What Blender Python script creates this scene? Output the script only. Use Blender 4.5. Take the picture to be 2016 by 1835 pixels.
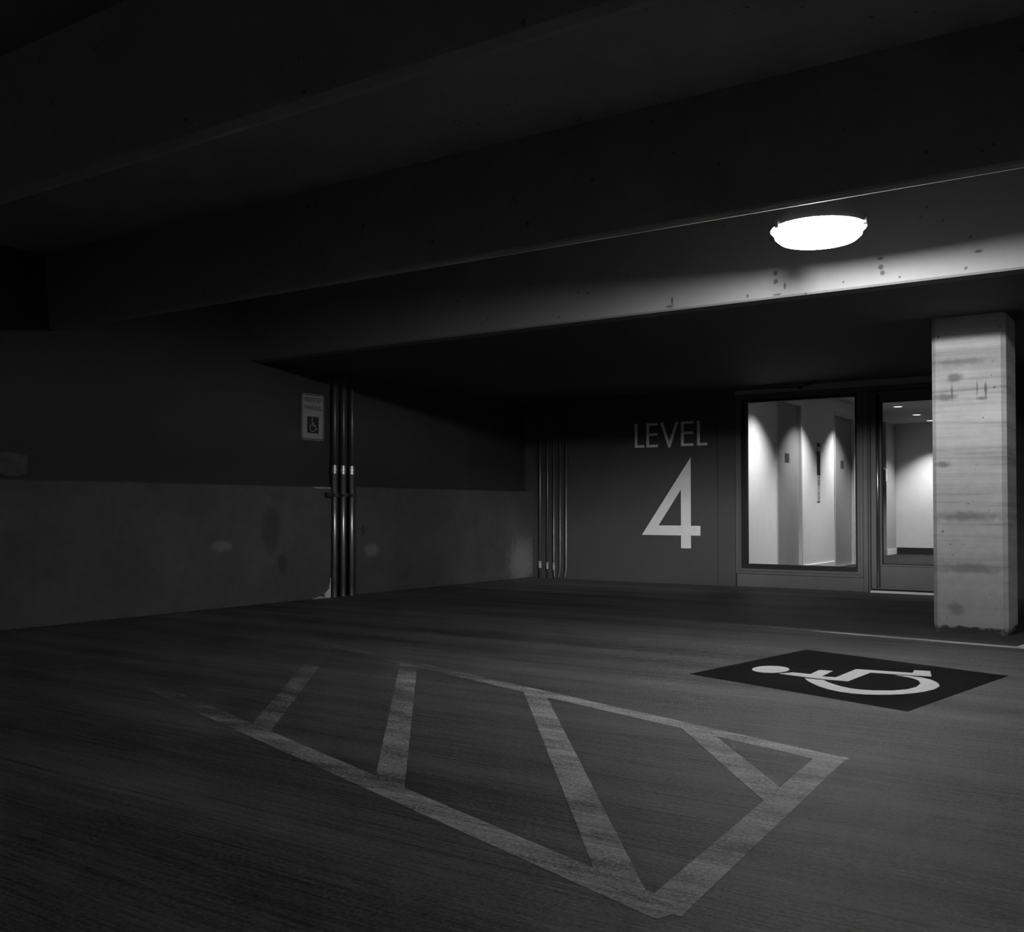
import bpy, bmesh, math, random
from mathutils import Vector

random.seed(4)
scene = bpy.context.scene
C = scene.collection
for o in list(bpy.data.objects):
    bpy.data.objects.remove(o)

# ------------------------------------------------------------------ camera
YAW, PITCH, FPX = math.radians(34.1), math.radians(1.2), 2010.0
cam_d = bpy.data.cameras.new('camera')
cam = bpy.data.objects.new('camera', cam_d)
C.objects.link(cam)
cam.location = (0, 0, 0.87)
cam.rotation_euler = (math.pi / 2 + PITCH, 0, YAW)
cam_d.sensor_fit = 'HORIZONTAL'
cam_d.sensor_width = 36.0
cam_d.lens = 36.0 * FPX / 2016.0
cam_d.shift_y = (1003.0 - FPX * math.tan(PITCH) - 917.5) / 2016.0
cam_d.clip_start = 0.02
scene.camera = cam

# ------------------------------------------------------------------ world, exposure
world = bpy.data.worlds.new('night')
scene.world = world
world.use_nodes = True
bg = world.node_tree.nodes['Background']
bg.inputs[0].default_value = (1, 1, 1, 1)
bg.inputs[1].default_value = 0.066          # faint night glow through the open sides
vs = scene.view_settings
vs.view_transform = 'Standard'
vs.look = 'None'
vs.exposure = 0.0
vs.gamma = 1.0
vs.use_curve_mapping = False
scene.cycles.max_bounces = 7
scene.cycles.diffuse_bounces = 4

LAMP_W = 66.0            # garage lamp, watts
SPOT_W = 235.0            # lobby downlights, watts

# ------------------------------------------------------------------ materials
MATS = {}


def nmat(name):
    m = bpy.data.materials.new(name)
    m.use_nodes = True
    nt = m.node_tree
    b = nt.nodes['Principled BSDF']
    MATS[name] = m
    return m, nt, b


def g(v):
    return (v, v, v, 1)


def flat(name, v, rough=0.6, metal=0.0, spec=0.5, var=0.12, scale=9.0):
    """plain grey with a little mottling"""
    m, nt, b = nmat(name)
    tc = nt.nodes.new('ShaderNodeTexCoord')
    n = nt.nodes.new('ShaderNodeTexNoise')
    n.inputs['Scale'].default_value = scale
    n.inputs['Detail'].default_value = 4
    nt.links.new(tc.outputs['Object'], n.inputs['Vector'])
    r = nt.nodes.new('ShaderNodeValToRGB')
    r.color_ramp.elements[0].position = 0.3
    r.color_ramp.elements[0].color = g(v * (1 - var))
    r.color_ramp.elements[1].position = 0.7
    r.color_ramp.elements[1].color = g(v * (1 + var))
    nt.links.new(n.outputs[0], r.inputs[0])
    nt.links.new(r.outputs[0], b.inputs['Base Color'])
    b.inputs['Roughness'].default_value = rough
    b.inputs['Metallic'].default_value = metal
    b.inputs['Specular IOR Level'].default_value = spec
    return m


class NB:
    """small node builder"""

    def __init__(s, nt):
        s.nt = nt
        s.cache = {}
        s.tc = nt.nodes.new('ShaderNodeTexCoord')

    def link(s, a, b):
        s.nt.links.new(a, b)

    def vec(s, scale=(1, 1, 1), loc=(0, 0, 0), rot=(0, 0, 0), src=None):
        mp = s.nt.nodes.new('ShaderNodeMapping')
        mp.inputs['Scale'].default_value = scale
        mp.inputs['Location'].default_value = loc
        mp.inputs['Rotation'].default_value = rot
        s.link(src or s.tc.outputs['Object'], mp.inputs['Vector'])
        return mp.outputs[0]

    def noise(s, vec, scale, detail=4, rough=0.55):
        key = (vec, scale, detail, rough)
        if key in s.cache:
            return s.cache[key]
        n = s.nt.nodes.new('ShaderNodeTexNoise')
        n.inputs['Scale'].default_value = scale
        n.inputs['Detail'].default_value = detail
        n.inputs['Roughness'].default_value = rough
        s.link(vec, n.inputs['Vector'])
        s.cache[key] = n.outputs[0]
        return n.outputs[0]

    def ramp(s, fac, stops):
        r = s.nt.nodes.new('ShaderNodeValToRGB')
        cr = r.color_ramp
        while len(cr.elements) < len(stops):
            cr.elements.new(0.5)
        for e, (p, v) in zip(cr.elements, stops):
            e.position = p
            e.color = g(v)
        s.link(fac, r.inputs[0])
        return r.outputs[0]

    def math(s, op, a, b=None):
        n = s.nt.nodes.new('ShaderNodeMath')
        n.operation = op
        for i, x in enumerate((a, b)):
            if x is None:
                continue
            if isinstance(x, (int, float)):
                n.inputs[i].default_value = x
            else:
                s.link(x, n.inputs[i])
        return n.outputs[0]

    def smooth(s, x, lo, hi):
        n = s.nt.nodes.new('ShaderNodeMapRange')
        n.interpolation_type = 'SMOOTHSTEP'
        n.inputs['From Min'].default_value = lo
        n.inputs['From Max'].default_value = hi
        s.link(x, n.inputs['Value'])
        return n.outputs[0]

    def sep(s, vec=None):
        if vec is None and 'xyz' in s.cache:
            return s.cache['xyz']
        n = s.nt.nodes.new('ShaderNodeSeparateXYZ')
        s.link(vec or s.tc.outputs['Object'], n.inputs[0])
        if vec is None:
            s.cache['xyz'] = n.outputs
        return n.outputs

    def mix(s, fac, a, b):
        n = s.nt.nodes.new('ShaderNodeMix')
        n.data_type = 'FLOAT'
        for i, x in ((0, fac), (2, a), (3, b)):
            if isinstance(x, (int, float)):
                n.inputs[i].default_value = x
            else:
                s.link(x, n.inputs[i])
        return n.outputs[0]

    def bump(s, b, h, strength, dist):
        n = s.nt.nodes.new('ShaderNodeBump')
        n.inputs['Strength'].default_value = strength
        n.inputs['Distance'].default_value = dist
        s.link(h, n.inputs['Height'])
        s.link(n.outputs[0], b.inputs['Normal'])

    def spot(s, ax, c, r, soft=0.35, warp=0.25, wscale=18.0):
        """irregular blot: 1 inside; ax = indices of the two axes, c centre, r radii (metres)"""
        xyz = s.sep()
        w = s.math('SUBTRACT', s.noise(s.tc.outputs['Object'], wscale, 3), 0.5)
        t = []
        for k in (0, 1):
            d = s.math('DIVIDE', s.math('SUBTRACT', xyz[ax[k]], c[k]), r[k])
            t.append(s.math('MULTIPLY', d, d))
        d = s.math('SQRT', s.math('ADD', t[0], t[1]))
        d = s.math('ADD', d, s.math('MULTIPLY', w, warp * 4))
        inv = s.smooth(d, 1 - soft, 1 + soft)
        return s.math('SUBTRACT', 1.0, inv)


# --- floor: broom-finished concrete, streaks run along X
def floor_value(nb):
    v1 = nb.vec((0.8, 26, 1), rot=(0, 0, 0.012))
    fine = nb.noise(v1, 3.0, 5, 0.7)
    v2 = nb.vec((0.16, 2.6, 1), rot=(0, 0, -0.01))
    band = nb.noise(v2, 1.3, 4, 0.6)
    grain = nb.noise(nb.tc.outputs['Object'], 75, 3, 0.75)
    big = nb.noise(nb.tc.outputs['Object'], 0.9, 4, 0.6)
    s = nb.math('ADD', nb.math('MULTIPLY', nb.math('SUBTRACT', fine, 0.5), 2.8),
                nb.math('MULTIPLY', nb.math('SUBTRACT', band, 0.5), 2.6))
    s = nb.math('ADD', s, nb.math('MULTIPLY', nb.math('SUBTRACT', grain, 0.5), 3.0))
    s = nb.math('ADD', s, nb.math('MULTIPLY', nb.math('SUBTRACT', big, 0.5), 0.7))
    s = nb.math('ADD', s, 1.0)
    scr = nb.noise(nb.vec((0.35, 17, 1), loc=(3.1, 0.7, 0), rot=(0, 0, 0.006)), 2.0, 3, 0.6)   # dark drag marks
    s = nb.math('MULTIPLY', nb.math('MAXIMUM', s, 0.25), nb.ramp(scr, [(0.30, 0.35), (0.40, 0.9), (0.62, 1.0), (0.72, 1.35)]))
    return s, fine, grain


m, nt, b = nmat('floor_concrete')
nb = NB(nt)
val, fine, grain = floor_value(nb)
xyz = nb.sep()
# darker floor zone in front of the lobby, past the painted line
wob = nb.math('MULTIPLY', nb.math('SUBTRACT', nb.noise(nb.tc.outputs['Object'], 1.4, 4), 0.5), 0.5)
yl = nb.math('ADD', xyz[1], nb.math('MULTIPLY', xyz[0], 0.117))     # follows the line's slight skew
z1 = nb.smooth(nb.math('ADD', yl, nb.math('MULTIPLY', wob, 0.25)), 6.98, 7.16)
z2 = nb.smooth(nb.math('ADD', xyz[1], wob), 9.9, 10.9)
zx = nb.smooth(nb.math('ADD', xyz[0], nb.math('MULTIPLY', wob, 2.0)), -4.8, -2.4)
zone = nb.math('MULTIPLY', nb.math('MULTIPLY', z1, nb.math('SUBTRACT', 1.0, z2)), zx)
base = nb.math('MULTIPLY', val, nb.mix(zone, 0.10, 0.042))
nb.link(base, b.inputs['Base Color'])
b.inputs['Roughness'].default_value = 0.62
b.inputs['Specular IOR Level'].default_value = 0.35
nb.bump(b, nb.math('ADD', fine, nb.math('MULTIPLY', grain, 0.8)), 0.6, 0.005)


def paint_mat(name, v, wear_lo, wear_hi, under=0.11, spec=0.35, lane=0.0, reach=(-5.6, -1.3), tex=0.55):
    m, nt, b = nmat(name)
    nb = NB(nt)
    val, fine, grain = floor_value(nb)
    w = nb.noise(nb.vec((1, 3.0, 1)), 2.2, 5, 0.65)
    w2 = nb.noise(nb.tc.outputs['Object'], 85, 2, 0.6)
    w = nb.math('ADD', nb.math('MULTIPLY', w, 0.62), nb.math('MULTIPLY', w2, 0.38))
    if lane:                                   # scuffed away where cars turn in
        xw = nb.smooth(nb.sep()[0], *reach)
        w = nb.math('SUBTRACT', w, nb.math('MULTIPLY', nb.math('SUBTRACT', 1.0, xw), lane))
    k = nb.smooth(w, wear_lo, wear_hi)
    col = nb.mix(k, nb.math('MULTIPLY', val, under), nb.math('MULTIPLY', nb.math('ADD', nb.math('MULTIPLY', val, tex), 1.0 - tex), v))
    nb.link(col, b.inputs['Base Color'])
    b.inputs['Roughness'].default_value = 0.6
    b.inputs['Specular IOR Level'].default_value = spec
    nb.bump(b, nb.math('ADD', fine, grain), 0.6, 0.005)
    return m


paint_mat('stripe_paint', 0.76, 0.30, 0.62, lane=0.25)
paint_mat('line_paint', 0.75, 0.28, 0.56, lane=0.4, reach=(-3.5, -1.7))
paint_mat('faded_paint', 0.33, 0.45, 0.75)
paint_mat('symbol_ground', 0.010, 0.05, 0.2, 0.015, spec=0.02)
paint_mat('symbol_white', 0.92, 0.05, 0.30, 0.5, tex=0.1)


def concrete(name, v, contrast=0.35, streak=None, pores=True, rough=0.8, spots=(), bump=0.25):
    m, nt, b = nmat(name)
    nb = NB(nt)
    a = nb.noise(nb.tc.outputs['Object'], 1.6, 5, 0.6)
    c = nb.noise(nb.tc.outputs['Object'], 14, 5, 0.65)
    s = nb.math('ADD', nb.math('MULTIPLY', nb.math('SUBTRACT', a, 0.5), contrast * 2),
                nb.math('MULTIPLY', nb.math('SUBTRACT', c, 0.5), contrast))
    s = nb.math('ADD', s, 1.0)
    h = c
    if streak:
        st = nb.noise(nb.vec(streak), 1.0, 5, 0.62)
        s = nb.math('MULTIPLY', s, nb.ramp(st, [(0.28, 0.55), (0.45, 0.9), (0.6, 1.0), (0.75, 1.18)]))
        h = nb.math('ADD', h, st)
    s = nb.math('MAXIMUM', s, 0.2)
    s = nb.math('MULTIPLY', s, v)
    if pores:
        vor = nt.nodes.new('ShaderNodeTexVoronoi')
        vor.inputs['Scale'].default_value = 17
        nb.link(nb.tc.outputs['Object'], vor.inputs['Vector'])
        pn = nb.noise(nb.tc.outputs['Object'], 5, 2)
        lim = nb.math('MULTIPLY', nb.smooth(pn, 0.47, 0.7), 0.19)
        hole = nb.math('LESS_THAN', vor.outputs['Distance'], lim)
        s = nb.mix(nb.math('MULTIPLY', hole, 0.7), s, v * 0.25)
    for ax, cc, rr, val, soft, warp, amount in spots:
        k = nb.math('MULTIPLY', nb.spot(ax, cc, rr, soft, warp, 95.0 if min(rr) < .03 and max(rr) < .06 else 18.0), amount)
        s = nb.mix(k, s, val)
    nb.link(s, b.inputs['Base Color'])
    b.inputs['Roughness'].default_value = rough
    b.inputs['Specular IOR Level'].default_value = 0.3
    if bump:
        nb.bump(b, h, bump, 0.006)
    return m


concrete('ceiling_concrete', 0.34, 0.25, bump=0)
concrete('rib_bare', 0.32, 0.2, bump=0)
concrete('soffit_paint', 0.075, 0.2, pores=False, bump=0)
XZ, YZ = (0, 2), (1, 2)
fascia_spots = []
for x, z, rx, rz in ((-1.61, 2.40, .016, .011), (-1.61, 2.345, .015, .015), (-1.60, 2.31, .014, .014),
                     (-1.06, 2.365, .022, .010), (-2.27, 2.395, .014, .014), (-2.27, 2.34, .015, .016),
                     (-2.21, 2.305, .008, .02), (-2.26, 2.256, .028, .006), (-3.02, 2.262, .03, .008),
                     (-3.0, 2.30, .008, .03), (-2.46, 2.27, .008, .011), (-1.5, 2.272, .007, .007), (-1.13, 2.277, .009, .009)):
    fascia_spots.append((XZ, (x, z), (rx, rz), 0.045, 0.4, 0.4, 0.85))
concrete('fascia_concrete', 0.20, 0.16, bump=0, spots=fascia_spots)
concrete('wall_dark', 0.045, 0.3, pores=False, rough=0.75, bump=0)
concrete('wall_paint', 0.085, 0.12, pores=False, rough=0.6, bump=0)
wl = [(YZ, (7.22, 1.085), (0.14, 0.012), 0.40, 0.3, 0.3, 0.9),
      (YZ, (6.56, 0.70), (0.11, 0.20), 0.055, 0.5, 0.25, 0.7),
      (YZ, (6.70, 0.36), (0.055, 0.085), 0.05, 0.25, 0.2, 0.8),
      (YZ, (6.86, 0.90), (0.06, 0.10), 0.09, 0.4, 0.3, 0.6),
      (YZ, (6.62, 1.0), (0.10, 0.045), 0.08, 0.4, 0.3, 0.6),
      (YZ, (5.98, 0.55), (0.10, 0.045), 0.24, 0.5, 0.3, 0.6),
      (YZ, (7.33, 0.03), (0.085, 0.075), 0.85, 0.12, 0.45, 1.0),
      (YZ, (7.345, 0.13), (0.022, 0.09), 0.8, 0.1, 0.5, 1.0),
      (YZ, (7.19, 0.0), (0.10, 0.022), 0.6, 0.2, 0.5, 0.9),
      (YZ, (7.80, 0.66), (0.025, 0.06), 0.05, 0.3, 0.2, 0.8),
      (YZ, (7.93, 0.45), (0.09, 0.06), 0.30, 0.6, 0.3, 0.5),
      (YZ, (10.75, 0.22), (0.26, 0.26), 0.33, 0.6, 0.3, 0.6)]
concrete('parapet_concrete', 0.098, 0.5, spots=wl, pores=False)
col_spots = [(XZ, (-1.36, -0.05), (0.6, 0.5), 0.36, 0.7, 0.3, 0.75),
             (XZ, (-1.45, 1.80), (0.05, 0.03), 0.16, 0.5, 0.4, 0.7),
             (XZ, (-1.40, 1.91), (0.16, 0.022), 0.2, 0.7, 0.35, 0.55),
             (XZ, (-1.51, 1.665), (0.07, 0.022), 0.15, 0.6, 0.4, 0.75),
             (XZ, (-1.465, 1.70), (0.008, 0.05), 0.15, 0.4, 0.5, 0.7),
             (XZ, (-1.30, 1.72), (0.006, 0.05), 0.15, 0.3, 0.5, 0.7),
             (XZ, (-1.245, 1.70), (0.009, 0.06), 0.13, 0.3, 0.5, 0.8),
             (XZ, (-1.27, 1.645), (0.035, 0.012), 0.16, 0.5, 0.4, 0.7),
             (XZ, (-1.53, 1.19), (0.05, 0.02), 0.16, 0.6, 0.4, 0.7),
             (XZ, (-1.36, 0.82), (0.21, 0.03), 0.17, 0.7, 0.35, 0.7),
             (XZ, (-1.36, 0.45), (0.2, 0.03), 0.18, 0.7, 0.35, 0.65),
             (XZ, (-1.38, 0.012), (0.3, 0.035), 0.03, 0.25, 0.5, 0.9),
             (XZ, (-1.45, 0.17), (0.05, 0.04), 0.15, 0.6, 0.35, 0.6)]
concrete('column_concrete', 0.66, 0.3, streak=(0.7, 0.7, 20), spots=col_spots)
concrete('curb_concrete', 0.13, 0.3, pores=False, bump=0)
concrete('lintel_concrete', 0.42, 0.25, pores=False, bump=0)

flat('aluminium', 0.125, 0.45, 0.0, 0.5, 0.06)
flat('aluminium_dark', 0.035, 0.5, 0.0, 0.4)
flat('gasket', 0.012, 0.7)
flat('bright_metal', 0.62, 0.25, 1.0, 0.5, 0.05)
flat('threshold_light', 0.9, 0.5, 0.0, 0.5, 0.05)  # near-white colour stands for the lobby light showing under the door
flat('conduit_metal', 0.92, 0.34, 0.85, 0.5, 0.12)
flat('conduit_dull', 0.22, 0.45, 0.7, 0.5, 0.12)
flat('conduit_grey', 0.26, 0.42, 0.7, 0.5, 0.12)
flat('strut_metal', 0.16, 0.5, 0.6)
flat('bracket_dark', 0.03, 0.6)
flat('letter_paint', 0.92, 0.6, var=0.05)
flat('sign_white', 0.31, 0.45, var=0.05)
flat('sign_dark', 0.05, 0.45)
flat('sign_square', 0.025, 0.45)
flat('housing', 0.30, 0.45, 0.2)
flat('housing_inside', 0.85, 0.5, var=0.02)
flat('lobby_white', 0.78, 0.7, var=0.03)
flat('lobby_grey', 0.40, 0.7, var=0.03)
flat('lobby_ceiling', 0.36, 0.8, var=0.04)
flat('skirting_white', 0.80, 0.5, var=0.03)
flat('skirting_dark', 0.02, 0.6)
flat('elevator_steel', 0.33, 0.42, 0.25, 0.5, 0.05)
flat('elevator_trim', 0.60, 0.4, 0.2, 0.5, 0.04)
flat('plate_dark', 0.05, 0.4)
flat('panel_dark', 0.03, 0.15)
flat('panel_steel', 0.75, 0.3, 0.4)
flat('cable_black', 0.02, 0.6)
flat('cable_grey', 0.35, 0.5)
flat('patch_pale', 0.085, 0.8, var=0.3, scale=14)
flat('white_plastic', 0.85, 0.4, var=0.02)

# carpet with slanting ribs
m, nt, b = nmat('carpet')
nb = NB(nt)
w = nt.nodes.new('ShaderNodeTexWave')
w.inputs['Scale'].default_value = 2.6
w.inputs['Distortion'].default_value = 2.2
w.inputs['Detail'].default_value = 2
nb.link(nb.vec((1, 0.55, 1), rot=(0, 0, 0.5)), w.inputs['Vector'])
nb.link(nb.ramp(w.outputs['Fac'], [(0.3, 0.003), (0.8, 0.06)]), b.inputs['Base Color'])
b.inputs['Roughness'].default_value = 0.95
b.inputs['Specular IOR Level'].default_value = 0.05

# clear glazing
m, nt, b = nmat('glass')
nt.nodes.remove(b)
out = nt.nodes['Material Output']
tr = nt.nodes.new('ShaderNodeBsdfTransparent')
tr.inputs[0].default_value = (0.93, 0.93, 0.93, 1)
gl = nt.nodes.new('ShaderNodeBsdfGlossy')
gl.inputs['Roughness'].default_value = 0.02
fr = nt.nodes.new('ShaderNodeFresnel')
fr.inputs['IOR'].default_value = 1.45
mx = nt.nodes.new('ShaderNodeMixShader')
nt.links.new(fr.outputs[0], mx.inputs[0])
nt.links.new(tr.outputs[0], mx.inputs[1])
nt.links.new(gl.outputs[0], mx.inputs[2])
nt.links.new(mx.outputs[0], out.inputs['Surface'])


def emit_mat(name, strength, through=0.0):
    m, nt, b = nmat(name)
    nt.nodes.remove(b)
    out = nt.nodes['Material Output']
    e = nt.nodes.new('ShaderNodeEmission')
    e.inputs['Strength'].default_value = strength
    if through:
        t = nt.nodes.new('ShaderNodeBsdfTransparent')
        t.inputs[0].default_value = g(through)
        a = nt.nodes.new('ShaderNodeAddShader')
        nt.links.new(e.outputs[0], a.inputs[0])
        nt.links.new(t.outputs[0], a.inputs[1])
        nt.links.new(a.outputs[0], out.inputs['Surface'])
    else:
        nt.links.new(e.outputs[0], out.inputs['Surface'])
    return m


emit_mat('lamp_lens', 6.5, 0.85)
emit_mat('downlight_lens', 3.0)


# ------------------------------------------------------------------ mesh helpers
def obj(name, bm, mat, parent=None, smooth=False):
    bmesh.ops.recalc_face_normals(bm, faces=bm.faces)
    me = bpy.data.meshes.new(name)
    bm.to_mesh(me)
    bm.free()
    if smooth:
        for p in me.polygons:
            p.use_smooth = True
    me.materials.append(MATS[mat])
    o = bpy.data.objects.new(name, me)
    C.objects.link(o)
    if parent:
        o.parent = parent
        o.matrix_parent_inverse = parent.matrix_world.inverted()
    return o


def empty(name, loc=(0, 0, 0)):
    o = bpy.data.objects.new(name, None)
    o.empty_display_size = 0.1
    C.objects.link(o)
    o.location = loc
    o.matrix_world.translation = Vector(loc)
    return o


def tag(o, label, cat, group=None):
    o['label'] = label
    o['category'] = cat
    if group:
        o['group'] = group
    return o


def struct(o, label=None):
    o['kind'] = 'structure'
    if label:
        o['label'] = label
    return o


def bx(bm, x0, x1, y0, y1, z0, z1, bev=0.0):
    vs_ = [bm.verts.new(p) for p in ((x0, y0, z0), (x1, y0, z0), (x1, y1, z0), (x0, y1, z0),
                                     (x0, y0, z1), (x1, y0, z1), (x1, y1, z1), (x0, y1, z1))]
    fs = [bm.faces.new([vs_[i] for i in f]) for f in
          ((0, 3, 2, 1), (4, 5, 6, 7), (0, 1, 5, 4), (1, 2, 6, 5), (2, 3, 7, 6), (3, 0, 4, 7))]
    if bev:
        es = list({e for f in fs for e in f.edges})
        bmesh.ops.bevel(bm, geom=es, offset=bev, segments=1, affect='EDGES')
    return bm


def box(name, mat, x0, x1, y0, y1, z0, z1, parent=None, bev=0.0):
    return obj(name, bx(bmesh.new(), x0, x1, y0, y1, z0, z1, bev), mat, parent)


def prism(bm, pts, to3, d):
    """polygon (2-D points) extruded: to3(u, v, w) gives the 3-D point, w = 0 and d"""
    lo = [bm.verts.new(to3(u, v, 0.0)) for u, v in pts]
    hi = [bm.verts.new(to3(u, v, d)) for u, v in pts]
    bm.faces.new(lo)
    bm.faces.new(hi)
    n = len(pts)
    for i in range(n):
        bm.faces.new((lo[i], lo[(i + 1) % n], hi[(i + 1) % n], hi[i]))
    return bm


def tube(bm, path, r, seg=12, cap=True):
    """round tube along a list of points"""
    rings = []
    path = [Vector(p) for p in path]
    for i, p in enumerate(path):
        if i == 0:
            d = path[1] - p
        elif i == len(path) - 1:
            d = p - path[i - 1]
        else:
            d = (path[i + 1] - p).normalized() + (p - path[i - 1]).normalized()
        d.normalize()
        a = Vector((1, 0, 0)) if abs(d.x) < 0.8 else Vector((0, 1, 0))
        e1 = d.cross(a).normalized()
        e2 = d.cross(e1)
        rr = r[i] if isinstance(r, (list, tuple)) else r
        rings.append([bm.verts.new(p + e1 * rr * math.cos(t) + e2 * rr * math.sin(t))
                      for t in [2 * math.pi * k / seg for k in range(seg)]])
    for q in range(len(rings) - 1):
        for k in range(seg):
            bm.faces.new((rings[q][k], rings[q][(k + 1) % seg], rings[q + 1][(k + 1) % seg], rings[q + 1][k]))
    if cap:
        bm.faces.new(rings[0])
        bm.faces.new(rings[-1])
    return bm


def lathe(bm, prof, cx, cy, seg=48, close=False):
    """profile [(r, z)] turned about the vertical through (cx, cy)"""
    rings = []
    for r, z in prof:
        if r < 1e-6:
            rings.append([bm.verts.new((cx, cy, z))])
        else:
            rings.append([bm.verts.new((cx + r * math.cos(2 * math.pi * k / seg), cy + r * math.sin(2 * math.pi * k / seg), z))
                          for k in range(seg)])
    pairs = list(zip(rings, rings[1:]))
    if close:
        pairs.append((rings[-1], rings[0]))
    for a, c in pairs:
        for k in range(seg):
            k2 = (k + 1) % seg
            if len(a) == 1:
                bm.faces.new((a[0], c[k], c[k2]))
            elif len(c) == 1:
                bm.faces.new((a[k], a[k2], c[0]))
            else:
                bm.faces.new((a[k], a[k2], c[k2], c[k]))
    return bm


def text_mesh(name, s, size, mat, parent, to3, extrude=0.0006, align='CENTER'):
    """lettering as a thin mesh; to3(u, v, w) places it"""
    cu = bpy.data.curves.new(name, 'FONT')
    cu.body = s
    cu.size = size
    cu.align_x = align
    cu.extrude = extrude
    tmp = bpy.data.objects.new(name + '_tmp', cu)
    C.objects.link(tmp)
    dg = bpy.context.evaluated_depsgraph_get()
    me = bpy.data.meshes.new_from_object(tmp.evaluated_get(dg))
    bpy.data.objects.remove(tmp)
    for v in me.vertices:
        v.co = to3(v.co.x, v.co.y, v.co.z)
    me.materials.clear()
    me.materials.append(MATS[mat])
    o = bpy.data.objects.new(name, me)
    C.objects.link(o)
    o.parent = parent
    o.matrix_parent_inverse = parent.matrix_world.inverted()
    return o


# ------------------------------------------------------------------ garage shell
SOF = 2.235      # soffit over the lobby entrance
SLAB = 2.80      # underside of the deck
YF = 6.39        # face of the soffit edge
XR = 7.0         # how far the deck runs on to the right
YB = 11.0        # back wall
YN = -7.0        # behind the camera

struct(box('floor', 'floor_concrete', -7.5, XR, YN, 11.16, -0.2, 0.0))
struct(box('ceiling', 'ceiling_concrete', -7.5, XR, YN, YF + 0.1, SLAB, SLAB + 0.2))
bm = bmesh.new()
prism(bm, [(YF, SOF + 0.012), (YF + 0.012, SOF), (YF + 0.14, SOF), (YF + 0.14, SLAB + 0.2), (YF - 0.02, SLAB + 0.2), (YF - 0.02, SLAB)],
      lambda u, v, w: (-7.5 + w, u, v), XR + 7.5)
tag(obj('concrete_beam', bm, 'fascia_concrete'), 'lit concrete edge beam behind the lamp, bright along its lower edge', 'beam')
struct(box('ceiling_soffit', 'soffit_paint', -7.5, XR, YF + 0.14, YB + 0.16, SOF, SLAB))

# left wall: dark upper wall, two pale parapet panels in front of its foot
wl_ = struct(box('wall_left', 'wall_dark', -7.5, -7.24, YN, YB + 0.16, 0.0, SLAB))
p1 = obj('parapet_panel', bx(bmesh.new(), -7.24, -7.12, YN, 7.345, 0.0, 1.09, 0.008), 'parapet_concrete', wl_)
p2 = obj('parapet_panel', bx(bmesh.new(), -7.24, -7.12, 7.705, YB, 0.0, 1.10, 0.008), 'parapet_concrete', wl_)

# back wall with one opening for window and door
bm = bmesh.new()
bx(bm, -7.24, -4.39, YB, YB + 0.16, 0, SOF)
bx(bm, -1.86, XR, YB, YB + 0.16, 0, SOF)
wb = struct(obj('wall_back', bm, 'wall_paint'))
struct(box('trim_1', 'wall_paint', -4.595, -4.39, YB - 0.018, YB, 0, SOF, bev=0.004), 'dark painted pilaster strip beside the lobby window')
struct(box('trim_2', 'lintel_concrete', -4.39, -1.86, YB - 0.005, YB + 0.16, 2.165, SOF), 'concrete lintel above lobby window and door')
bm = bmesh.new()
bx(bm, -4.375, -2.97, YB - 0.01, YB + 0.16, 0, 0.145, 0.006)
struct(obj('trim_3', bm, 'curb_concrete'), 'low concrete curb under the lobby window')

# deck ribs
def rib(yc, label):
    bm = bmesh.new()
    zb = SOF
    prism(bm, [(yc - 0.115, zb + 0.010), (yc - 0.105, zb), (yc - 0.045, zb), (yc, zb + 0.0108), (yc + 0.035, SLAB), (yc - 0.15, SLAB)],
          lambda u, v, w: (-7.24 + w, u, v), XR + 7.24)
    o = obj('concrete_beam', bm, 'ceiling_concrete')
    o.data.materials.append(MATS['rib_bare'])          # scraped bare underside
    for p in o.data.polygons:
        if p.center.z < zb + 0.02 and abs(p.normal.x) < 0.5:
            p.material_index = 1
    return tag(o, label, 'beam', 'concrete ribs under the deck')


rib(2.50, 'concrete ceiling rib crossing the top left corner, nearest in view')
rib(4.54, 'concrete ceiling rib with thin bright lower edge in front of the lamp')

# ------------------------------------------------------------------ column
bm = bmesh.new()
x0, x1, y0, y1, c = -1.603, -1.118, 7.72, 8.19, 0.03
sec = [(x0 + c, y0), (x1 - c, y0), (x1, y0 + c), (x1, y1 - c), (x1 - c, y1), (x0 + c, y1), (x0, y1 - c), (x0, y0 + c)]
rings = []
for z, grow in ((0.0, -0.016), (0.05, 0.0), (SOF, 0.0)):
    r = []
    for x, y in sec:
        mx_, my_ = (x0 + x1) / 2, (y0 + y1) / 2
        dx, dy = x - mx_, y - my_
        L = math.hypot(dx, dy)
        r.append(bm.verts.new((x + dx / L * grow, y + dy / L * grow, z)))
    rings.append(r)
for a, d in zip(rings, rings[1:]):
    for k in range(8):
        bm.faces.new((a[k], a[(k + 1) % 8], d[(k + 1) % 8], d[k]))
bm.faces.new(rings[0])
bm.faces.new(rings[-1])
tag(obj('column', bm, 'column_concrete'), 'square bare concrete column with chamfered edges in front of the glass door', 'column')

# ------------------------------------------------------------------ ceiling lamp
THROW = [(0, 1.0), (30, 1.0), (42, 1.02), (50, 1.15), (58, 1.7), (66, 2.3), (70, 2.6), (75, 2.5), (79, 1.9), (83, 2.7), (90, 2.7), (180, 0.6)]
LOBE_DIR, LOBE_IN, LOBE_OUT, LOBE_GAIN = 117.0, 12.0, 31.0, 5.8  # lobe added to brighten the entrance wall


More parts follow.
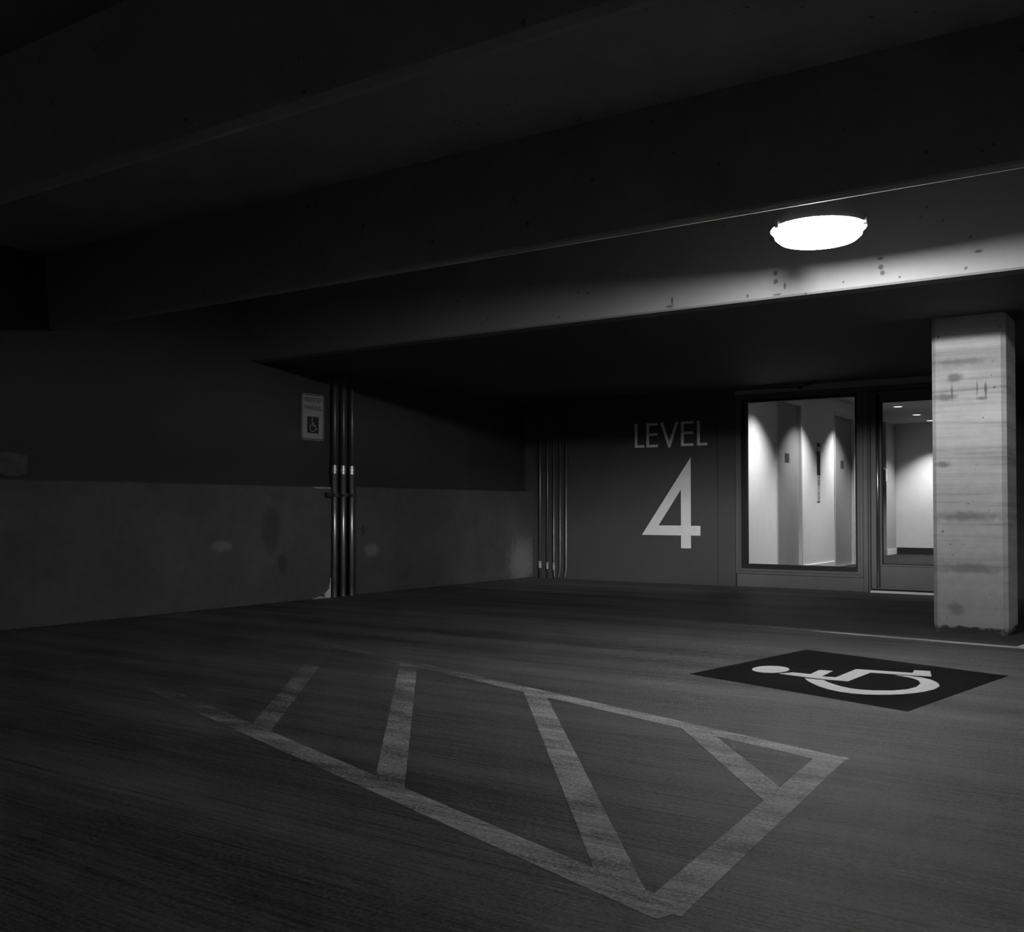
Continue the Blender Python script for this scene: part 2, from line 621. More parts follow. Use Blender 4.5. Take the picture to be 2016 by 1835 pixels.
def wide_throw(ld):
    """wide batwing spread, with an added lobe shaped to brighten the entrance wall"""
    ld.use_nodes = True
    nt = ld.node_tree
    em = nt.nodes['Emission']
    nb = NB(nt)
    geo = nt.nodes.new('ShaderNodeNewGeometry')
    x, y, z = nb.sep(geo.outputs['Incoming'])
    th = nb.math('MULTIPLY', nb.math('ARCCOSINE', nb.math('MULTIPLY', z, -1.0)), 1.0 / math.pi)
    k = nb.ramp(th, [(a / 180.0, v / 4.0) for a, v in THROW])
    k = nb.math('MULTIPLY', k, 4.0)
    d = math.radians(LOBE_DIR)
    hor = nb.math('SQRT', nb.math('ADD', nb.math('MULTIPLY', x, x), nb.math('MULTIPLY', y, y)))
    ca = nb.math('DIVIDE', nb.math('ADD', nb.math('MULTIPLY', x, math.cos(d)), nb.math('MULTIPLY', y, math.sin(d))), hor)
    lobe = nb.smooth(ca, math.cos(math.radians(LOBE_OUT)), math.cos(math.radians(LOBE_IN)))
    band = nb.math('MULTIPLY', nb.smooth(th, 64 / 180, 72 / 180), nb.math('SUBTRACT', 1.0, nb.smooth(th, 76.5 / 180, 83.5 / 180)))
    gain = nb.math('ADD', 1.0, nb.math('MULTIPLY', nb.math('MULTIPLY', lobe, band), LOBE_GAIN - 1.0))
    f = math.radians(60.0)                     # added dimming on the aisle side, shaped to darken floor and left wall
    cf = nb.math('DIVIDE', nb.math('ADD', nb.math('MULTIPLY', x, math.cos(f)), nb.math('MULTIPLY', y, math.sin(f))), nb.math('MAXIMUM', hor, 0.001))
    back = nb.math('MULTIPLY', nb.math('SUBTRACT', 1.0, nb.smooth(cf, math.cos(math.radians(135)), math.cos(math.radians(98)))), nb.smooth(th, 30 / 180, 60 / 180))
    gain = nb.math('MULTIPLY', gain, nb.math('SUBTRACT', 1.0, nb.math('MULTIPLY', back, 0.5)))
    nb.link(nb.math('MULTIPLY', k, gain), em.inputs['Strength'])


LR, LZ = 0.243, 2.358


def garage_lamp(LX, LY, label):
    lamp = tag(empty('ceiling_light', (LX, LY, LZ)), label, 'lamp', 'round garage lamps in the bay')
    bm = bmesh.new()
    prof = [(LR + 0.006, LZ), (LR + 0.012, LZ + 0.012), (LR + 0.004, LZ + 0.03), (LR - 0.012, LZ + 0.06), (LR - 0.05, LZ + 0.10),
            (LR - 0.12, LZ + 0.13), (0.0, LZ + 0.14)]
    lathe(bm, prof, LX, LY)
    obj('housing', bm, 'housing', lamp, True)
    bm = bmesh.new()
    prof = [(LR - 0.002, LZ + 0.001), (LR - 0.008, LZ + 0.03), (LR - 0.024, LZ + 0.058), (LR - 0.06, LZ + 0.093), (LR - 0.125, LZ + 0.122), (0.0, LZ + 0.131)]
    lathe(bm, prof, LX, LY)
    obj('reflector', bm, 'housing_inside', lamp, True)
    bm = bmesh.new()
    prof = [(LR + 0.001, LZ), (LR - 0.004, LZ - 0.010), (LR - 0.016, LZ - 0.016), (LR - 0.020, LZ - 0.040), (LR - 0.045, LZ - 0.062), (LR - 0.12, LZ - 0.078), (0, LZ - 0.084)]
    lathe(bm, prof, LX, LY)
    obj('lens', bm, 'lamp_lens', lamp, True)
    for k in range(3):
        a = math.radians(-5 + 120 * k)
        bm = bmesh.new()
        bx(bm, -0.012, 0.016, -0.014, 0.014, -0.02, 0.022, 0.004)
        bmesh.ops.rotate(bm, verts=bm.verts, cent=(0, 0, 0), matrix=__import__('mathutils').Matrix.Rotation(a, 3, 'Z'))
        bmesh.ops.translate(bm, verts=bm.verts, vec=(LX + (LR + 0.008) * math.cos(a), LY + (LR + 0.008) * math.sin(a), LZ + 0.002))
        obj('latch', bm, 'housing', lamp)
    bm = bmesh.new()
    tube(bm, [(LX, LY, LZ + 0.135), (LX, LY, SLAB)], 0.014)
    obj('hanger_rod', bm, 'housing', lamp, True)
    bm = bmesh.new()
    lathe(bm, [(0.06, SLAB), (0.06, SLAB - 0.02), (0.02, SLAB - 0.035), (0, SLAB - 0.035)], LX, LY, 24)
    obj('ceiling_plate', bm, 'housing', lamp)
    ld = bpy.data.lights.new('garage_bulb', 'POINT')
    ld.energy = LAMP_W
    wide_throw(ld)
    ld.shadow_soft_size = 0.03
    lo = bpy.data.objects.new('garage_bulb', ld)
    C.objects.link(lo)
    lo.parent = lamp
    lo.location = (0, 0, 0.008)


garage_lamp(-1.675, 5.37, 'glowing round garage lamp with domed housing hanging below the ceiling rib')
garage_lamp(5.0, 5.37, 'next round garage lamp of the row, far to the right of the column')

# ------------------------------------------------------------------ lettering on the back wall
def wallpt(u, v, w):
    return (u, YB - 0.0005 - w, v)


lettering = tag(empty('wall_lettering', (-5.19, YB, 1.61)), 'pale painted word LEVEL on the dark wall above the number', 'lettering')


def L_(x):
    return [[(x, 1.61), (x + .127, 1.61), (x + .127, 1.64), (x + .036, 1.64), (x + .036, 1.898), (x, 1.898)]]


def E_(x, w=.152):
    return [[(x, 1.61), (x + w, 1.61), (x + w, 1.64), (x + .036, 1.64), (x + .036, 1.748), (x + w, 1.748), (x + w, 1.778),
             (x + .036, 1.778), (x + .036, 1.868), (x + w, 1.868), (x + w, 1.898), (x, 1.898)]]


V_ = [[(-5.325, 1.897), (-5.285, 1.897), (-5.207, 1.672), (-5.128, 1.897), (-5.089, 1.897), (-5.195, 1.600), (-5.219, 1.600)]]
for pts in (L_(-5.661), E_(-5.506), V_, E_(-5.057, .157), L_(-4.855)):
    bm = bmesh.new()
    for p in pts:
        prism(bm, p, wallpt, 0.002)
    obj('letter', bm, 'letter_paint', lettering)
bm = bmesh.new()
prism(bm, [(-5.06, .417), (-4.935, .417), (-4.936, 1.477), (-5.06, 1.298)], wallpt, 0.002)
prism(bm, [(-5.569, .566), (-5.06, .566), (-5.06, .681), (-5.35, .681), (-5.06, 1.103), (-5.06, 1.298)], wallpt, 0.002)
prism(bm, [(-4.935, .566), (-4.817, .566), (-4.817, .680), (-4.935, .680)], wallpt, 0.002)
tag(obj('wall_number', bm, 'letter_paint'), 'large pale painted number 4 on the dark wall', 'number')

# ------------------------------------------------------------------ window_1
win = struct(empty('window_1', (-3.67, YB, 0.16)), 'large fixed lobby window in a grey metal frame')


def ring(bm, x0, x1, z0, z1, l, r, bt, t, y0, y1, bev=0.0):
    """rectangular frame in the wall plane: member widths l, r, bt, t"""
    bx(bm, x0, x0 + l, y0, y1, z0, z1, bev)
    bx(bm, x1 - r, x1, y0, y1, z0, z1, bev)
    bx(bm, x0 + l, x1 - r, y0, y1, z0, z0 + bt, bev)
    bx(bm, x0 + l, x1 - r, y0, y1, z1 - t, z1, bev)


bm = bmesh.new(); ring(bm, -4.385, -2.972, .148, 2.163, .035, .035, .03, .03, YB - .012, YB + .13, .003)
obj('frame', bm, 'aluminium', win)
bm = bmesh.new(); ring(bm, -4.347, -3.010, .181, 2.130, .022, .022, .026, .022, YB - .002, YB + .12)
obj('inner_frame', bm, 'aluminium', win)
bm = bmesh.new(); ring(bm, -4.324, -3.033, .208, 2.107, .048, .024, .050, .035, YB + .012, YB + .11)
obj('gasket', bm, 'gasket', win)
box('pane', 'glass', -4.28, -3.052, YB + .05, YB + .058, .25, 2.078, win)

# ------------------------------------------------------------------ door_1
door = struct(empty('door_1', (-2.4, YB, 0)), 'glazed grey metal lobby door, partly behind the column')
bm = bmesh.new()
bx(bm, -2.968, -2.922, YB - .016, YB + .13, 0, 2.163, .003)
bx(bm, -2.916, -2.902, YB - .008, YB + .12, 0, 2.163, .002)
bx(bm, -1.915, -1.862, YB - .016, YB + .13, 0, 2.163, .003)
bx(bm, -2.902, -1.915, YB - .016, YB + .13, 2.118, 2.163, .003)
obj('frame', bm, 'aluminium', door)
bm = bmesh.new()
bx(bm, -2.922, -2.916, YB, YB + .12, 0, 2.163)
bx(bm, -2.902, -1.915, YB + .01, YB + .12, 2.104, 2.118)
bx(bm, -2.902, -1.915, YB + .07, YB + .10, .02, .036)
obj('gasket', bm, 'gasket', door)
leaf = empty('leaf', (-2.4, YB + .05, .03))
leaf.parent = door
leaf.matrix_parent_inverse = door.matrix_world.inverted()
bpy.context.view_layer.update()
yd0, yd1 = YB + .02, YB + .065
bm = bmesh.new()
bx(bm, -2.897, -2.846, yd0, yd1, .036, 2.10, .003)      # pivot stile, left of the groove
bx(bm, -2.846, -2.806, yd0 + .025, yd1, .036, 2.10)
bx(bm, -2.806, -2.790, yd0, yd1, .036, 2.10, .003)
bx(bm, -2.015, -1.92, yd0, yd1, .036, 2.10, .003)
bx(bm, -2.790, -2.015, yd0, yd1, 2.00, 2.10, .003)
bx(bm, -2.790, -2.015, yd0, yd1, .036, .060, .003)
bx(bm, -2.790, -2.015, yd0 - .004, yd1, .278, .296, .002)
obj('stile', bm, 'aluminium', leaf)
box('kick_panel', 'aluminium', -2.792, -2.013, yd0 + .006, yd1 - .006, .058, .280, leaf)
bm = bmesh.new(); ring(bm, -2.790, -2.015, .296, 2.00, .009, .009, .009, .009, yd0 + .006, yd1 - .004)
obj('gasket', bm, 'gasket', leaf)
box('pane', 'glass', -2.784, -2.02, YB + .04, YB + .047, .301, 1.994, leaf)
bm = bmesh.new(); tube(bm, [(-2.829, YB + .022, .07), (-2.829, YB + .022, 2.075)], .008, 10)
obj('pull_bar', bm, 'bright_metal', leaf, True)
bm = bmesh.new(); bx(bm, -2.846, -2.838, yd0 + .01, yd1, .05, 2.09); bx(bm, -2.820, -2.806, yd0 + .01, yd1, .05, 2.09)
obj('groove', bm, 'gasket', leaf)
bm = bmesh.new()
prism(bm, [(YB - .03, 0), (YB + .13, 0), (YB + .13, .018), (YB + .0, .018)], lambda u, v, w: (-2.90 + w, u, v), .985)
obj('threshold', bm, 'threshold_light', door)

# thin cable looped along the lintel
bm = bmesh.new()
tube(bm, [(-4.39, YB - .012, 2.222), (-4.1, YB - .012, 2.219), (-3.8, YB - .012, 2.216), (-3.62, YB - .012, 2.214),
          (-3.56, YB - .03, 2.219), (-3.50, YB - .09, 2.226), (-3.42, YB - .20, 2.229), (-3.34, YB - .34, 2.229)], .006, 8)
cab = tag(obj('lintel_cable', bm, 'cable_black', smooth=True), 'thin dark cable running along the lintel over the window', 'cable')
box('clip', 'bracket_dark', -3.655, -3.605, YB - .022, YB - .005, 2.186, 2.219, cab, .003)

# ------------------------------------------------------------------ accessible parking sign
XS = -7.24
def signpt(u, v, w):          # u along +Y, v up, w out of the wall
    return (XS + 0.012 + w, 7.19 + u, v)


sign = tag(empty('parking_sign', (XS + .012, 7.19, 1.55)), 'white reserved parking sign with wheelchair symbol on the dark wall', 'sign')


def rrect(u0, u1, v0, v1, r, n=5):
    p = []
    for cu, cv, a0 in ((u1 - r, v0 + r, -90), (u1 - r, v1 - r, 0), (u0 + r, v1 - r, 90), (u0 + r, v0 + r, 180)):
        for k in range(n + 1):
            a = math.radians(a0 + 90 * k / n)
            p.append((cu + r * math.cos(a), cv + r * math.sin(a)))
    return p


def prism_ring(bm, a, b_, to3, d):
    n = len(a)
    V = [[bm.verts.new(to3(u, v, w)) for u, v in p] for p in (a, b_) for w in (0, d)]
    A0, A1, B0, B1 = V
    for i in range(n):
        j = (i + 1) % n
        bm.faces.new((A0[i], A0[j], A1[j], A1[i]))
        bm.faces.new((B0[i], B0[j], B1[j], B1[i]))
        bm.faces.new((A1[i], A1[j], B1[j], B1[i]))
        bm.faces.new((A0[i], A0[j], B0[j], B0[i]))


S0, S1 = 1.548, 2.003
bm = bmesh.new(); prism(bm, rrect(-.154, .154, S0, S1, .028), lambda u, v, w: signpt(u, v, w - .003), .003)
obj('panel', bm, 'sign_white', sign)
bm = bmesh.new(); prism_ring(bm, rrect(-.148, .148, S0 + .006, S1 - .006, .024), rrect(-.139, .139, S0 + .015, S1 - .015, .018), signpt, .0006)
obj('border', bm, 'sign_dark', sign)
text_mesh('legend', 'RESERVED', .064, 'sign_dark', sign, lambda u, v, w: signpt(u * .78, v + 1.925, w + .0006))
text_mesh('legend', 'PARKING', .064, 'sign_dark', sign, lambda u, v, w: signpt(u * .86, v + 1.845, w + .0006))
bm = bmesh.new(); prism(bm, rrect(-.078, .078, 1.617, 1.780, .004, 2), signpt, .0007)
sq = obj('symbol_square', bm, 'sign_square', sign)
# small wheelchair figure
bm = bmesh.new()
sc_ = .148
def fig(u, v, w):
    return signpt((u - .52) * sc_, 1.624 + v * sc_, w + .0008)
prism(bm, [(.44 + .055 * math.cos(t), .93 + .055 * math.sin(t)) for t in [k * math.pi / 6 for k in range(12)]], fig, .0006)
prism(bm, [(.42, .86), (.49, .86), (.50, .66), (.68, .66), (.68, .60), (.505, .60), (.51, .52), (.74, .52), (.84, .26), (.90, .29), (.92, .24), (.80, .18), (.69, .45), (.44, .45)], fig, .0006)
a = [(.49 + .27 * math.cos(math.radians(t)), .31 + .27 * math.sin(math.radians(t))) for t in range(118, 346, 12)]
c_ = [(.49 + .215 * math.cos(math.radians(t)), .31 + .215 * math.sin(math.radians(t))) for t in range(118, 346, 12)]
prism(bm, a + c_[::-1], fig, .0006)
obj('wheelchair_symbol', bm, 'sign_white', sq)

# ------------------------------------------------------------------ conduits
def conduit(x, y, r, label, group, coup, kink=None, coup_r=1.28, boot=0.0, split=None, mat='conduit_metal'):
    t = tag(empty('conduit', (x, y, 0)), label, 'pipe', group)
    bm = bmesh.new()
    if kink:
        path = [(x + kink, y, 0), (x + kink * .9, y, .03), (x + kink * .35, y, .085), (x + kink * .05, y, .125), (x, y, .16), (x, y, SOF)]
    else:
        path = [(x, y, 0), (x, y, split or SOF)]
    tube(bm, path, r, 14)
    obj('tube', bm, mat, t, True)
    if split:                                  # slimmer duller run above the coupling
        bm = bmesh.new()
        tube(bm, [(x, y, split), (x, y, SOF)], r * .8, 14)
        obj('upper_tube', bm, 'conduit_dull', t, True)
    for z in coup:
        bm = bmesh.new()
        k = r * coup_r
        lathe(bm, [(r * .9, z - .042), (k, z - .042), (k, z - .012), (k * 1.1, z - .010), (k * 1.1, z + .008), (k, z + .010), (k, z + .042), (r * .9, z + .042)], x, y, 14)
        o = obj('coupling', bm, 'conduit_metal', t)
        bm = bmesh.new()
        lathe(bm, [(k * .95, z + .022), (k * 1.12, z + .022), (k * 1.12, z + .030), (k * .95, z + .030)], x, y, 14)
        obj('set_screw_ring', bm, 'bright_metal', o)
    if boot:
        bm = bmesh.new()
        lathe(bm, [(r * .9, .075), (r * 1.25, .07), (r * 1.4, .02), (r * 1.6, 0.001)], x, y, 14)
        obj('boot', bm, 'strut_metal', t)
    return t


W3 = 'three conduits in the wall slot beside the parking sign'
XP = -7.165
for yy, lab in ((7.428, 'metal conduit nearest the parking sign, first of three on left wall'),
                (7.552, 'middle one of three metal conduits beside the parking sign'),
                (7.676, 'metal conduit farthest from the parking sign, third of three on left wall')):
    conduit(XP, yy, .021, lab, W3, [1.268], boot=1, split=1.268)
st = tag(empty('strut_channel', (XP - .03, 7.45, 1.0)), 'dark horizontal strut channel holding three conduits beside the parking sign', 'bracket')
bm = bmesh.new()
bx(bm, XS, XS + .045, 7.23, 7.80, .992, .998)
bx(bm, XS, XS + .045, 7.23, 7.80, 1.027, 1.033)
bx(bm, XS, XS + .006, 7.23, 7.80, .992, 1.033)
obj('channel', bm, 'strut_metal', st)
for yy in (7.428, 7.552, 7.676):
    bm = bmesh.new()
    bx(bm, XP - .030, XP + .029, yy + .023, yy + .030, .998, 1.026, .002)
    bx(bm, XP + .023, XP + .029, yy - .030, yy + .030, .998, 1.026, .002)
    bx(bm, XP - .030, XP + .029, yy - .030, yy - .023, .998, 1.026, .002)
    cl = obj('clamp', bm, 'strut_metal', st)
    bm = bmesh.new(); tube(bm, [(XP + .01, yy + .030, 1.012), (XP + .01, yy + .046, 1.012)], .006, 8)
    obj('bolt', bm, 'bright_metal', cl)
# strut ends reach over the panels' top corner
obj('strut_foot', bx(bmesh.new(), -7.12, -7.085, 7.245, 7.345, .990, 1.035, .003), 'bracket_dark', st)

W5 = 'five thin conduits in the corner of the back wall'
YP = YB - .032
order = ('first', 'second', 'middle', 'fourth', 'fifth')
for k, (xx, r, kk, cp) in enumerate(((-6.995, .017, None, [.17]), (-6.884, .012, None, [.16]), (-6.79, .012, .012, [.15]),
                                     (-6.697, .012, -.022, []), (-6.608, .016, -.022, []))):
    lab = {0: 'thin conduit nearest the dark corner, first of five on the back wall',
           1: 'second of five thin conduits from the dark corner of the back wall',
           2: 'middle one of five thin conduits on the back wall',
           3: 'fourth thin conduit from the corner, kinked at its foot',
           4: 'last of five thin conduits, kinked at foot, nearest the word LEVEL'}[k]
    conduit(xx, YP, r, lab, W5, cp, kk, mat='conduit_grey')
for n_, z in enumerate((1.52,)):
    t = tag(empty('strut_channel', (-6.8, YB, z)), 'thin strap channel across five conduits on the back wall', 'bracket')
    obj('channel', bx(bmesh.new(), -7.06, -6.55, YB - .016, YB - .001, z - .014, z + .014, .002), 'strut_metal', t)

# pale patch on the dark wall above the parapet
bm = bmesh.new()
pp = []
for k in range(22):
    a = 2 * math.pi * k / 22
    ca, sa = math.cos(a), math.sin(a)
    q = (abs(ca) ** 5 + abs(sa) ** 5) ** (-1 / 5)
    jit = 1 + random.uniform(-.07, .07)
    pp.append((4.14 + .125 * q * ca * jit, 1.205 + .082 * q * sa * jit))
prism(bm, pp, lambda u, v, w: (-7.24 + w, u, v), .004)
tag(obj('pale_patch', bm, 'patch_pale'), 'pale square patch on the dark left wall above the parapet', 'patch')

# ------------------------------------------------------------------ floor markings
def stripe(bm, a, c, w, z0, z1, jag=0.0):
    a, c = Vector(a), Vector(c)
    d = (c - a).normalized()
    n = Vector((-d.y, d.x)) * w / 2
    N = max(2, int((c - a).length / .05)) if jag else 1
    left, right = [], []
    for i in range(N + 1):
        p = a + (c - a) * i / N
        left.append(p + n * (1 + random.uniform(-jag, jag)))
        right.append(p - n * (1 + random.uniform(-jag, jag)))
    pts = [(p.x, p.y) for p in left] + [(p.x, p.y) for p in reversed(right)]
    return prism(bm, pts, lambda u, v, w_: (u, v, z0 + w_), z1 - z0)


aisle = tag(empty('access_aisle_marking', (-2.6, 3.4, 0)), 'worn white striped access aisle outline with diagonal bars on the floor', 'floor marking')
FAR = ((-4.95, 4.885), (-1.045, 3.577))
NEAR = ((-4.45, 3.235), (-.975, 2.035))
END = ((-1.090, 3.592), (-.985, 2.038))
for (a, c), h, ext in ((FAR, .0006, 0), (NEAR, .0006, .022), (END, .0008, .045)):
    d = (Vector(c) - Vector(a)).normalized() * ext
    bm = bmesh.new()
    stripe(bm, Vector(a) - d * (1 if (a, c) == END else 0), Vector(c) + d * (.4 if (a, c) == END else 1), .1, 0.0002, h, .012)
    obj('border_stripe', bm, 'stripe_paint', aisle)


def cross(p, d, q, e):
    """where p + t d meets the line q + s e"""
    t = ((q.x - p.x) * e.y - (q.y - p.y) * e.x) / (d.x * e.y - d.y * e.x)
    return p + d * t


for a, c, last in (((-2.600, 4.036), (-1.150, 2.147), NEAR), ((-1.655, 3.740), (-1.104, 3.048), END),
                   ((-3.72, 4.455), (-2.200, 2.545), NEAR), ((-4.60, 4.70), (-3.140, 2.850), NEAR)):
    a, c = Vector(a), Vector(c)
    d = (c - a).normalized()
    n = Vector((-d.y, d.x)) * .049
    f0, f1 = Vector(FAR[0]), Vector(FAR[1])
    l0, l1 = Vector(last[0]), Vector(last[1])
    p = [cross(a + n, d, f0, f1 - f0), cross(c + n, d, l0, l1 - l0), cross(c - n, d, l0, l1 - l0), cross(a - n, d, f0, f1 - f0)]
    pts = []
    for q, r_ in ((p[0], p[1]), (p[2], p[3])):
        N = int((r_ - q).length / .05)
        for i in range(N + 1):
            k = q + (r_ - q) * i / N
            if 0 < i < N:
                k = k + n * random.uniform(-.02, .02)
            pts.append((k.x, k.y))
    bm = bmesh.new()
    prism(bm, pts, lambda u, v, w: (u, v, .0002 + w), .0008)
    obj('diagonal_stripe', bm, 'stripe_paint', aisle)

bm = bmesh.new(); stripe(bm, (-3.35, 7.395), (-.30, 7.045), .078, .0002, .0012, .05)
tag(obj('bay_line', bm, 'line_paint'), 'long thin painted line on the floor in front of the column', 'floor marking')
bm = bmesh.new(); stripe(bm, (-.962, 7.15), (-.75, 8.55), .06, .0002, .0016, .05)
tag(obj('bay_line', bm, 'line_paint'), 'short painted line leading back beside the column foot', 'floor marking')
bm = bmesh.new(); stripe(bm, (-5.27, 3.15), (-4.98, 3.85), .07, .0002, .0010, .12)
tag(obj('bay_line', bm, 'faded_paint'), 'faint worn paint stroke on the dark floor near the left wall', 'floor marking')

# accessible symbol, in a skewed panel: axes ea (length) and eb (width)
O = Vector((-1.065, 4.609)); A_ = Vector((-1.194, .404)); B_ = Vector((.209, 1.274))
ea, eb = A_.normalized(), B_.normalized()
def pan(u, v):
    p = O + ea * u + eb * v
    return (p.x, p.y)


sym = tag(empty('accessible_parking_symbol', (-1.56, 5.45, 0)), 'dark painted floor panel with white wheelchair symbol', 'floor marking')
LA, LB = A_.length, B_.length
bm = bmesh.new(); prism(bm, [pan(0, 0), pan(LA, 0), pan(LA, LB), pan(0, LB)], lambda u, v, w: (u, v, .0002 + w), .0010)
obj('panel', bm, 'symbol_ground', sym)
up = lambda u, v, w: (u, v, .0012 + w)
bm = bmesh.new(); prism(bm, [pan(1.021 + .098 * math.cos(t), .467 + .128 * math.sin(t)) for t in [2 * math.pi * k / 28 for k in range(28)]], up, .0008)
obj('figure_head', bm, 'symbol_white', sym)
body = [(0.917, 0.382), (0.881, 0.478), (0.784, 0.503), (0.816, 0.659), (0.746, 0.693), (0.724, 0.585), (0.707, 0.492), (0.638, 0.52), (0.683, 0.848),
        (0.487, 0.938), (0.404, 0.975), (0.434, 1.069), (0.359, 1.110), (0.283, 0.945), (0.4, 0.882), (0.572, 0.801), (0.536, 0.465), (0.633, 0.426), (0.74, 0.401)]
bm = bmesh.new(); prism(bm, [pan(*p) for p in body], up, .0008)
obj('figure_body', bm, 'symbol_white', sym)
wo = [(0.742, 0.367), (0.694, 0.314), (0.644, 0.272), (0.575, 0.222), (0.501, 0.188), (0.43, 0.174), (0.367, 0.181), (0.313, 0.206), (0.262, 0.250), (0.22, 0.297), (0.182, 0.360), (0.155, 0.425),
      (0.135, 0.500), (0.125, 0.598), (0.138, 0.698), (0.165, 0.757), (0.203, 0.810), (0.25, 0.852), (0.309, 0.875), (0.38, 0.868), (0.441, 0.83)]
wi = [(0.36, 0.825), (0.318, 0.806), (0.28, 0.77), (0.24, 0.701), (0.215, 0.592), (0.222, 0.492), (0.26, 0.405), (0.33, 0.335), (0.38, 0.305), (0.432, 0.297), (0.494, 0.308), (0.552, 0.336), (0.602, 0.364), (0.644, 0.398)]
bm = bmesh.new(); prism(bm, [pan(*p) for p in wo + wi], up, .0008)
obj('figure_wheel', bm, 'symbol_white', sym)

# thin cable by the column foot
bm = bmesh.new()
tube(bm, [(-1.02, 8.30, .006), (-.98, 8.38, .018), (-.92, 8.50, .05), (-.86, 8.65, .09), (-.80, 8.9, .12), (-.74, 9.3, .10), (-.70, 9.8, .03), (-.68, 10.2, .006)], .005, 8)
tag(obj('floor_cable', bm, 'cable_grey', smooth=True), 'thin grey cable lying loosely beside the column foot', 'cable')

# ------------------------------------------------------------------ lobby behind the glass
YI = YB + .16
XE = -4.57
LC = 2.53
struct(box('floor_lobby', 'carpet', -6.8, -.35, YI, 20.9, -.2, .003))
struct(box('ceiling_lobby', 'lobby_ceiling', -6.8, -.35, YI, 20.9, LC, LC + .15))
bm = bmesh.new()
e1, e2 = (12.87, 13.83), (15.37, 16.36)
EH = 2.30
for y0_, y1_ in ((YI, e1[0]), (e1[1], e2[0]), (e2[1], 17.2)):
    bx(bm, XE - .16, XE, y0_, y1_, 0, LC)
for y0_, y1_ in (e1, e2):
    bx(bm, XE - .16, XE, y0_, y1_, EH, LC)
bx(bm, XE - .17, XE - .16, YI, 17.2, 0, LC)
struct(obj('wall_lobby_left', bm, 'lobby_white'))
struct(box('wall_lobby_side', 'lobby_white', -6.95, -6.8, 17.2, 20.9, 0, LC))
struct(box('wall_lobby_return', 'lobby_grey', -6.8, -4.97, 20.0, 20.9, 0, LC))
struct(box('wall_lobby_back', 'lobby_white', -4.97, -.35, 20.72, 20.9, 0, LC))
struct(box('wall_lobby_right', 'lobby_white', -.35, -.2, YI, 20.9, 0, LC))
struct(box('wall_lobby_front', 'lobby_white', -1.86, -.35, YI, YI + .02, 0, LC))
struct(box('wall_lobby_header', 'lobby_white', -4.57, -1.86, YI, YI + .02, SOF, LC))
bm = bmesh.new()
for y0_, y1_ in ((YI, e1[0] - .04), (e1[1] + .04, e2[0] - .04), (e2[1] + .04, 17.2)):
    bx(bm, XE, XE + .014, y0_, y1_, .003, .10, .003)
struct(obj('baseboard_left', bm, 'skirting_white'))
struct(box('baseboard_return', 'skirting_white', -4.97, -4.955, 20.0, 20.7, .003, .11))
struct(box('baseboard_back', 'skirting_dark', -4.955, -.35, 20.70, 20.72, .003, .13))


def elevator(y0_, y1_, label):
    t = tag(empty('elevator', (XE, (y0_ + y1_) / 2, 0)), label, 'elevator', 'elevators along the lobby wall')
    bm = bmesh.new()
    bx(bm, XE - .15, XE + .012, y0_ - .03, y0_ + .012, .003, EH + .04, .002)
    bx(bm, XE - .15, XE + .012, y1_ - .012, y1_ + .03, .003, EH + .04, .002)
    bx(bm, XE - .15, XE + .012, y0_ + .012, y1_ - .012, EH - .012, EH + .04, .002)
    obj('frame', bm, 'elevator_trim', t)
    ym = (y0_ + y1_) / 2
    d = obj('door_panel', bx(bmesh.new(), XE - .10, XE - .03, y0_ + .012, y1_ - .012, .012, EH - .012), 'elevator_steel', t)
    pl = obj('notice_plate', bx(bmesh.new(), XE - .03, XE - .026, ym - .085, ym + .085, 1.50, 1.62, .001), 'plate_dark', d)
    obj('sill', bx(bmesh.new(), XE - .14, XE + .01, y0_ + .012, y1_ - .012, .002, .011), 'bright_metal', t)


elevator(*e1, 'grey elevator door nearer the window, left of the call panel')
elevator(*e2, 'grey elevator door farther inside, right of the call panel')

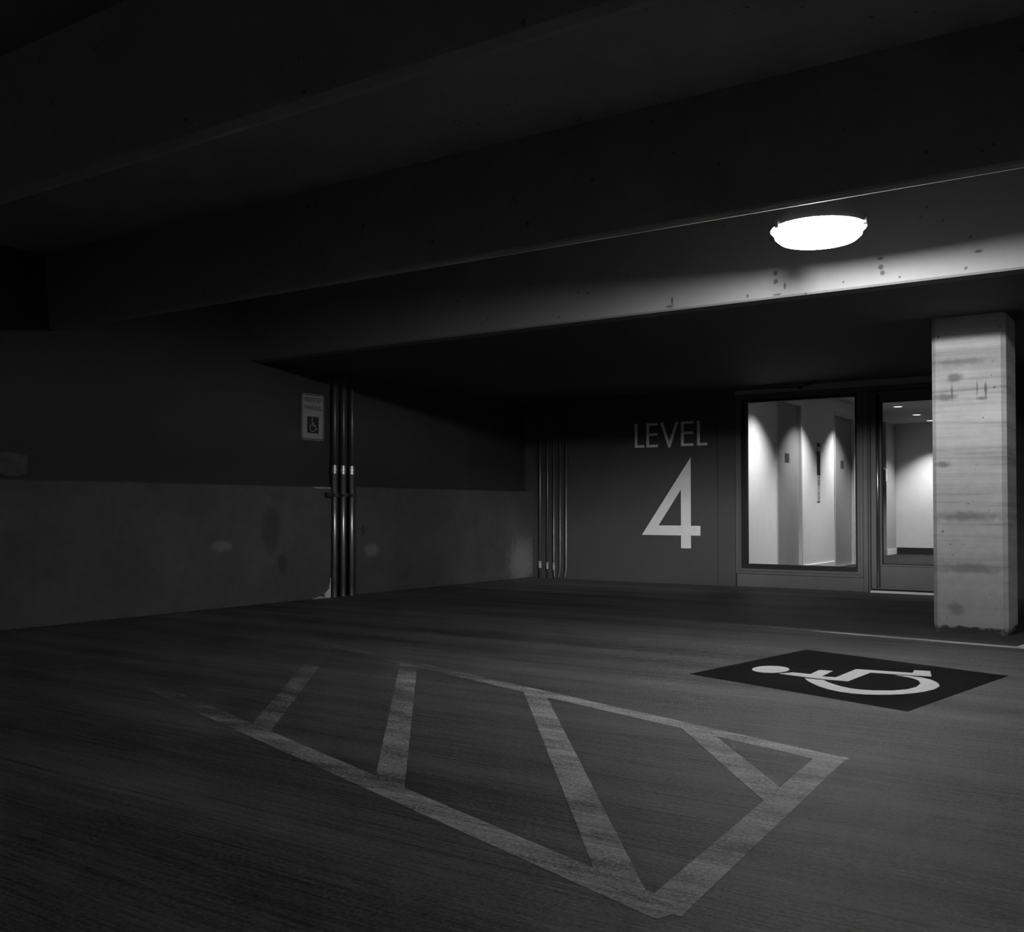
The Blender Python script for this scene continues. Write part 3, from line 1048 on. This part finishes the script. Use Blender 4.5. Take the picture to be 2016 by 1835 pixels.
cp = tag(empty('call_panel', (XE, 14.59, .99)), 'tall narrow elevator call panel, dark above and steel below', 'panel')
obj('plate', bx(bmesh.new(), XE, XE + .008, 14.53, 14.655, .985, 1.36, .002), 'panel_steel', cp)
obj('display', bx(bmesh.new(), XE, XE + .010, 14.53, 14.655, 1.36, 1.70, .002), 'panel_dark', cp)
obj('light_band', bx(bmesh.new(), XE, XE + .009, 14.53, 14.655, 1.70, 1.77, .002), 'panel_steel', cp)
obj('cap', bx(bmesh.new(), XE, XE + .010, 14.53, 14.655, 1.77, 1.825, .002), 'panel_dark', cp)
for z in (1.33, 1.28, 1.235, 1.10, 1.05):
    bm = bmesh.new(); tube(bm, [(XE + .007, 14.592, z), (XE + .013, 14.592, z)], .014 if z > 1.2 else .009, 12)
    obj('button', bm, 'plate_dark', cp)

# small white box sign at the far corner
bs = tag(empty('wall_box', (-4.97, 20.0, 1.45)), 'small white box on the far lobby corner, seen through the door', 'box')
obj('case', bx(bmesh.new(), -5.10, -4.955, 19.94, 20.0, 1.40, 1.64, .006), 'white_plastic', bs)
obj('front', bx(bmesh.new(), -5.085, -4.97, 19.934, 19.94, 1.415, 1.625, .002), 'sign_white', bs)

# recessed downlights
for k, (xx, yy) in enumerate(((-4.02, 12.0), (-4.03, 13.7), (-4.05, 15.4), (-4.06, 17.1), (-4.14, 18.76), (-4.2, 20.12))):
    lab = {0: 'first recessed lobby downlight, nearest the window',
           1: 'second recessed lobby downlight from the window, by the nearer elevator',
           2: 'third recessed lobby downlight from the window, by the farther elevator',
           3: 'leftmost lit ceiling downlight seen through the glass door',
           4: 'middle one of three ceiling downlights seen through the glass door',
           5: 'ceiling downlight by the far wall, beside the column edge'}[k]
    t = tag(empty('downlight', (xx, yy, LC)), lab, 'light', 'recessed downlights in the lobby ceiling')
    bm = bmesh.new()
    lathe(bm, [(.078, LC - .0005), (.078, LC - .006), (.066, LC - .006), (.066, LC - .0005)], xx, yy, 24)
    obj('trim_ring', bm, 'white_plastic', t)
    bm = bmesh.new()
    lathe(bm, [(.066, LC - .002), (.05, LC - .006), (0, LC - .008)], xx, yy, 24)
    obj('lens', bm, 'downlight_lens', t)
    sd = bpy.data.lights.new('downlight_bulb', 'SPOT')
    sd.energy = SPOT_W
    sd.spot_size = math.radians(100)
    sd.spot_blend = 0.8
    sd.shadow_soft_size = .04
    so = bpy.data.objects.new('downlight_bulb', sd)
    C.objects.link(so)
    so.parent = t
    so.location = (0, 0, -.02)
